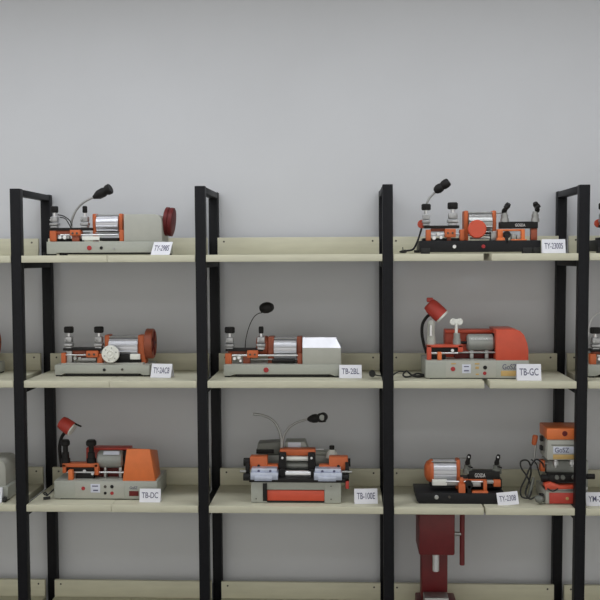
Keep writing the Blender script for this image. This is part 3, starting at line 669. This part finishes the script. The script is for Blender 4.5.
m.cyl('lower_roller', 'chrome', 285.5, 311, 475.5, 3.6, .035)
for s_, x0, x1, o0, o1, lo in ((-1, 250.5, 278, 250, 267.5, 278), (1, 314, 342, 329, 348, 319)):
    v_ = m.part('vise', 'vise', (x0, x1, 474.5, 482, -.012, .07), (x0+1, x1-1, 470.4, 475.5, .0, .055), (x0+4, x1-6, 478, 483.2, -.016, .02), bev=.002)
    for k in (.3, .72):
        m.disc('vise_bolt', 'ink', x0+(x1-x0)*k, 473.2, 1.3, -.003, .004, parent=v_)
    ob = [(o0, o1, 458.8, 472, .04, .05)]
    ob.append((o1-1, lo, 467, 472, .04, .04) if s_ < 0 else (lo, o0+1, 467, 472, .04, .04))
    h_ = m.part('clamp_head', 'orange', *ob, bev=.003)
    m.disc('head_bolt', 'black', (o0+o1)/2, 468, 1.4, .036, .004, parent=h_)
    kx = 247.5 if s_ < 0 else 347.3
    kb = m.cyl('side_knob', 'black', kx-3.6, kx+3.2, 464, 4.2, .06); m.cyl('feed_knob', 'black', (243.5 if s_ < 0 else 343), (251 if s_ < 0 else 349), 479, 3.8, .02)
    m.part('side_arm', 'black', (kx-2, kx+2, 464, 480, .03, .02))
    m.cyl('feed_screw', 'steel', (240 if s_ < 0 else 342), (246 if s_ < 0 else 352), 473.5, 1.2, .02)
m.part('stop_handle', 'red', (345.5, 349, 483, 490.5, .0, .02), bev=.003)
m.vcyl('oil_cup', 'white', 332, 451, 459, 5.5, .12, prof=[(0, 1.1), (.5, 1), (.7, .8), (1, .45)]); m.vcyl('oil_cup_lid', 'black', 332, 447.2, 451.3, 2.6, .12)
m.cyl('tension_rod', 'chrome', 313, 324, 451, .6, .1)
m.tube('air_hose', 'steel', [(281.6, 454, .10), (281.4, 441, .10), (279, 431, .10), (273.5, 422.5, .10), (264, 417.5, .10), (253.5, 416, .10)], 1.35, label='bare metal gooseneck')
m.gooseneck([(282.5, 454, .10), (283.5, 440, .10), (289, 430, .10), (298, 424, .10), (309.5, 420.6, .10)], 1.2)
h = MB(); a = m.P(308, 421, .10); b = m.P(325.5, 419, .075); r = m.R(1)
h.lathe(a, b, [(0, 1.6*r), (.1, 3.0*r), (.3, 4.4*r), (.5, 4.6*r), (.58, 3.7*r), (.66, 4.6*r), (.8, 5.0*r), (.97, 5.0*r), (1, 4.2*r)], 24); lh = h.build('lamp_head', 'black', m.e)
a = m.P(322.5, 419.4, .058); MB().lathe(a, a+Vector((.004, .02, 0)), [(0, 3.4*r), (.1, 4.6*r), (1, 4.8*r)], 24).build('lamp_bezel', 'black', lh)
a = m.P(322.5, 419.4, .0565); MB().cyl(a, a+Vector((0, .004, 0)), 3.0*r, 20).build('lamp_lens', 'motor', lh)
m.screws([(331, 488), (331, 501), (256, 501)], .6)
card(2, 366.2, 505.6, .05, 23.5, 14.6, 'TB-100E', 'white card reading TB-100E right of the twin-vise machine', lean=16, rz=math.radians(5))

# --- M9: bare motor machine on a black base
m = Mach('key_cutting_machine', 2, 460, 503.3, .06, 'black-based key cutting machine with bare aluminium motor, third shelf of the right bay')
b = MB(); za = m.Z(492.3, 0)
x0, x1 = m.X(416.5, 0), m.X(505, 0)
b.prism([(x0+.012, 0), (x0, .012), (x0-.004, za), (x1, za), (x1+.002, 0)], 0, .165, .003); b.build('base', 'blackbase', m.e)
m.button(436.6, 497, 2.2, 'steel', 'switch'); m.button(449.5, 496.6, 1.3, 'hole', 'screw')
mo = m.motor(432.5, 455.5, 458.5, 482, .085, lf=(424.5, 432.8, .95), rf=(455.3, 459.5), baseY=487, dome=True)
m.part('motor_mount', 'black', (430, 458, 480.5, 486, .06, .06))
m.part('rating_plate', 'white', (432.3, 447, 479.3, 485, .03, .02), bev=.001); m.part('plate_foot', 'steel', (447, 458, 481, 485, .032, .02), bev=.001)
m.cyl('guide_rod', 'chrome', 446, 500, 481, 1.0, .03)
m.part('name_bar', 'black', (468.5, 500, 470.3, 479.3, .04, .04), bev=.003)
text('bar_lettering', 'GOSDA', .022, 'whiteink', m.e, (m.X(480, .04), .0395, m.Z(474.8, .04)), width=m.R(10.5))
m.part('carriage_casting', 'orange', (458.8, 465.5, 483.5, 495.3, .002, .03), (459.5, 463.8, 478, 485, .02, .03), (472.2, 488.3, 490.6, 495.3, .002, .03), (483.6, 487, 480, 491, .006, .02), (464, 487, 478.9, 481, .03, .02), (493.6, 500.8, 479.3, 486, .025, .04), bev=.002)
m.part('clamp_block', 'steel', (486.5, 493.5, 479.4, 483, .025, .03), (471, 481, 481.5, 486, .02, .03), bev=.002)
m.disc('lever_boss', 'black', 469.3, 484.5, 3.8, .0, .03); m.part('lever', 'black', (467.6, 471.2, 484.5, 494, .0, .014), bev=.002)
m.part('rear_support', 'black', (462, 502, 478.5, 487.5, .06, .08))
for cx_ in (467.6, 496.8):
    c = m.vcyl('key_clamp', 'smoke', cx_, 461, 472.3, 4.6, .06, prof=[(0, 1.05), (.35, 1), (.4, .8), (.7, .8), (.72, .6), (1, .55)])
    k = MB(); a = m.P(cx_-.8, 464, .055); b_ = m.P(cx_+1.8, 454, .045)
    k.lathe(a, b_, [(0, 1.8*m.R(1)), (.2, 2.6*m.R(1)), (.5, 1.9*m.R(1)), (.75, 2.4*m.R(1)), (1, 1.6*m.R(1))], 16)
    k.cyl(m.P(cx_+.5, 465.5, .04), m.P(cx_+5, 467, .035), .0035, 10); k.build('clamp_lever', 'black', c)
    m.disc('clamp_screw', 'chrome', cx_+1.2, 456.5, .9, .030, .012, parent=c)
m.cyl('drive_shaft', 'steel', 459, 466, 457.5, .7, .08)
card(2, 508.6, 504.0, .045, 21, 12.6, 'TY-2308', 'slightly tilted white card reading TY-2308 right of the bare-motor machine', lean=16, roll=math.radians(-6))

# --- M10: vertical drilling machine behind the right frame
m = Mach('key_drilling_machine', 2, 566, 504, .06, 'upright grey key drilling machine with orange cap, partly behind the black right frame', 'key drilling machine')
m.part('base', 'greycap', (545.5, 588, 490.5, 503.2, .004, .2), bev=.003); m.part('base_front', 'red', (549.5, 584, 492.3, 503, -.001, .006), bev=.001)
m.part('foot', 'rubber', (547, 552, 502.5, 504, .01, .03), (581, 586, 502.5, 504, .01, .03), (547, 552, 502.5, 504, .16, .03), (581, 586, 502.5, 504, .16, .03))
m.disc('badge', 'tan', 567.5, 498, 1.6, -.003, .003)
m.part('slide_table', 'steel', (545, 588, 486.5, 490.3, .0, .12), bev=.002)
y = .0
MB().prism([(m.X(545, y), m.Z(489, y)), (m.X(545, y), m.Z(483, y)), (m.X(551, y), m.Z(481.5, y)), (m.X(560, y), m.Z(485, y)), (m.X(585, y), m.Z(484.5, y)), (m.X(585, y), m.Z(487.5, y)), (m.X(560, y), m.Z(488.5, y))], -.004, .05, .001).build('table_guard', 'redorange', m.e)
m.part('column', 'motor', (546, 588, 460, 487, .09, .10), bev=.003)
m.part('head', 'greycap', (547, 585, 439, 459.5, .0, .15), bev=.004)
m.part('head_cap', 'brightorange', (546.6, 585.4, 428, 439.2, -.003, .156), bev=.004)
m.disc('cap_badge', 'darkred', 564.5, 433, 2.6, -.006, .004)
m.part('head_groove', 'smoke', (551, 585, 444, 444.8, -.001, .003), bev=.0002)
m.part('name_panel', 'label', (553, 582, 446, 453, -.0015, .003), bev=.0003); text('panel_lettering', 'GoSZ', .028, 'ink', m.e, (m.X(561.5, 0), -.0022, m.Z(449.6, 0)), width=m.R(14))
m.part('name_sticker', 'tan', (553, 582, 454, 458.6, -.0015, .003), bev=.0003)
m.part('column_bracket', 'orange', (540.5, 545, 460, 471, .06, .04), bev=.002)
m.disc('lock_knob', 'steel', 546.5, 451, 2.4, .05, .02)
for cx_, l_ in ((555.5, 467), (571.5, 466)):
    m.vcyl('spindle', 'chrome', cx_, 459, l_, 2.6, .05, prof=[(0, .35), (.3, .4), (.32, 1), (.8, 1), (.82, .7), (1, .7)])
m.part('vise', 'black', (549, 580, 474.5, 481.5, .01, .06), bev=.004)
for cx_ in (557, 563, 574): m.disc('vise_nut', 'smoke', cx_, 477, 2.2, .003, .012)
m.cyl('feed_handle', 'black', 541, 594, 476.2, 1.5, .03); m.cyl('handle_grip', 'black', 586.5, 594.5, 475.6, 2.7, .03); m.cyl('handle_grip', 'black', 541, 549, 477.5, 3.6, .03)
hl = m.tube('lift_lever', 'steel', [(533.5, 462, .06), (534.5, 452, .06), (535.5, 443, .06)], 1.1); 
MB().lathe(m.P(533.5, 444.5, .06), m.P(535.2, 434.5, .06), [(0, m.R(1.6)), (.15, m.R(2.6)), (.85, m.R(2.9)), (1, m.R(2.0))], 16).build('lever_grip', 'orange', hl)
m.cyl('lever_pivot', 'steel', 534, 549, 462.5, 1.1, .08)
m.part('side_switch', 'black', (540.5, 543.5, 436, 441, .04, .03), (540.5, 543, 445.5, 450, .04, .03))
m.tube('power_cord', 'rubber', [(546, 472, .08), (542, 462.5, .05), (535.5, 459, .04), (529.5, 468, .04), (525.5, 478, .04), (521, 488, .04), (521.5, 496, .03), (529, 497.2, .03), (531.5, 488, .05), (527.5, 477, .05), (521, 467, .05), (521.2, 460.5, .05), (528, 460.5, .05), (531, 470, .06), (528.5, 482, .06), (525.5, 493, .04), (530, 498.5, .02), (536, 496, .01)], .85)
m.tube('power_cord', 'rubber', [(531, 459, .06), (536, 463, .06), (539.5, 474, .05), (543.5, 482, .04), (547, 487.5, .0), (553, 490.5, -.02), (558, 488, -.03)], .7)
m.tube('cord_label', 'smoke', [(529, 496, .05), (531.5, 486, .05), (533.5, 477, .05)], 1.6)
p = m.P(535, 496.5, .0); MB().lathe(p, m.P(542.5, 500, .0)-Vector((0, .01, 0)), [(0, .006), (.3, .015), (.8, .016), (1, .011)], 16).build('power_plug', 'smoke', m.e)
m.part('plug_pins', 'black', (540, 544, 493.5, 501.5, .005, .02))
card(2, 598.5, 503.4, .04, 24, 13.2, 'YM-288', 'white card reading YM-288 just right of the black right frame', lean=14)

# --- machines only glimpsed at the edges
dial_machine(-157.5, 'key cutting machine with aluminium motor cut off by the left edge, middle shelf')
long_cover_machine(-156, row=2, pyb=504.5, dy=250, y0=.06, wheel=False, label='dark grey-covered key cutting machine cut off by the left edge, third shelf')
card(2, -8.5, 502.3, .03, 21, 15, 'TB-A9', 'white card cut off by the left edge, third shelf', lean=14)
pg = Mach('cable_plug', 2, 4.5, 499, .035, 'small black plug by the left edge on the third shelf', 'plug')
pg.cyl('plug_body', 'rubber', 2.2, 5.8, 490.5+1, 2.6, .0) if False else MB().lathe((-.008, 0, .012), (.008, .006, .012), [(0, .006), (.3, .012), (.8, .012), (1, .006)], 16).build('plug_body', 'rubber', pg.e)
MB().tube([(.006, .004, .012), (-.02, .03, .01), (-.06, .05, .006), (-.09, .05, .006)], .003).build('cord', 'rubber', pg.e)

# --- maroon upright machine on the lowest shelf
e = empty('key_drilling_machine', (place(437, 517, .10).x, .10, ZS[3])); tag(e, 'maroon upright machine on the lowest shelf, just showing under the third shelf', 'key drilling machine')
MB().box(-.075, .09, 0, .20, 0, .06, .005).build('base', 'oxred', e)
MB().box(-.055, .055, .11, .19, .06, .30, .006).build('column', 'oxred', e)
MB().box(-.073, .073, .0, .19, .28, .468, .008).build('head', 'oxred', e)
MB().cyl((0, .05, .20), (0, .05, .285), .014, 16).build('spindle', 'chrome', e)
MB().box(-.05, .05, .01, .09, .06, .10, .004).build('vise', 'steel', e)
MB().cyl((.107, .04, .23), (.107, .04, .468), .0105, 16).build('feed_lever', 'oxred', e)
MB().cyl((.06, .04, .36), (.107, .04, .36), .009, 16).build('lever_shaft', 'steel', e)
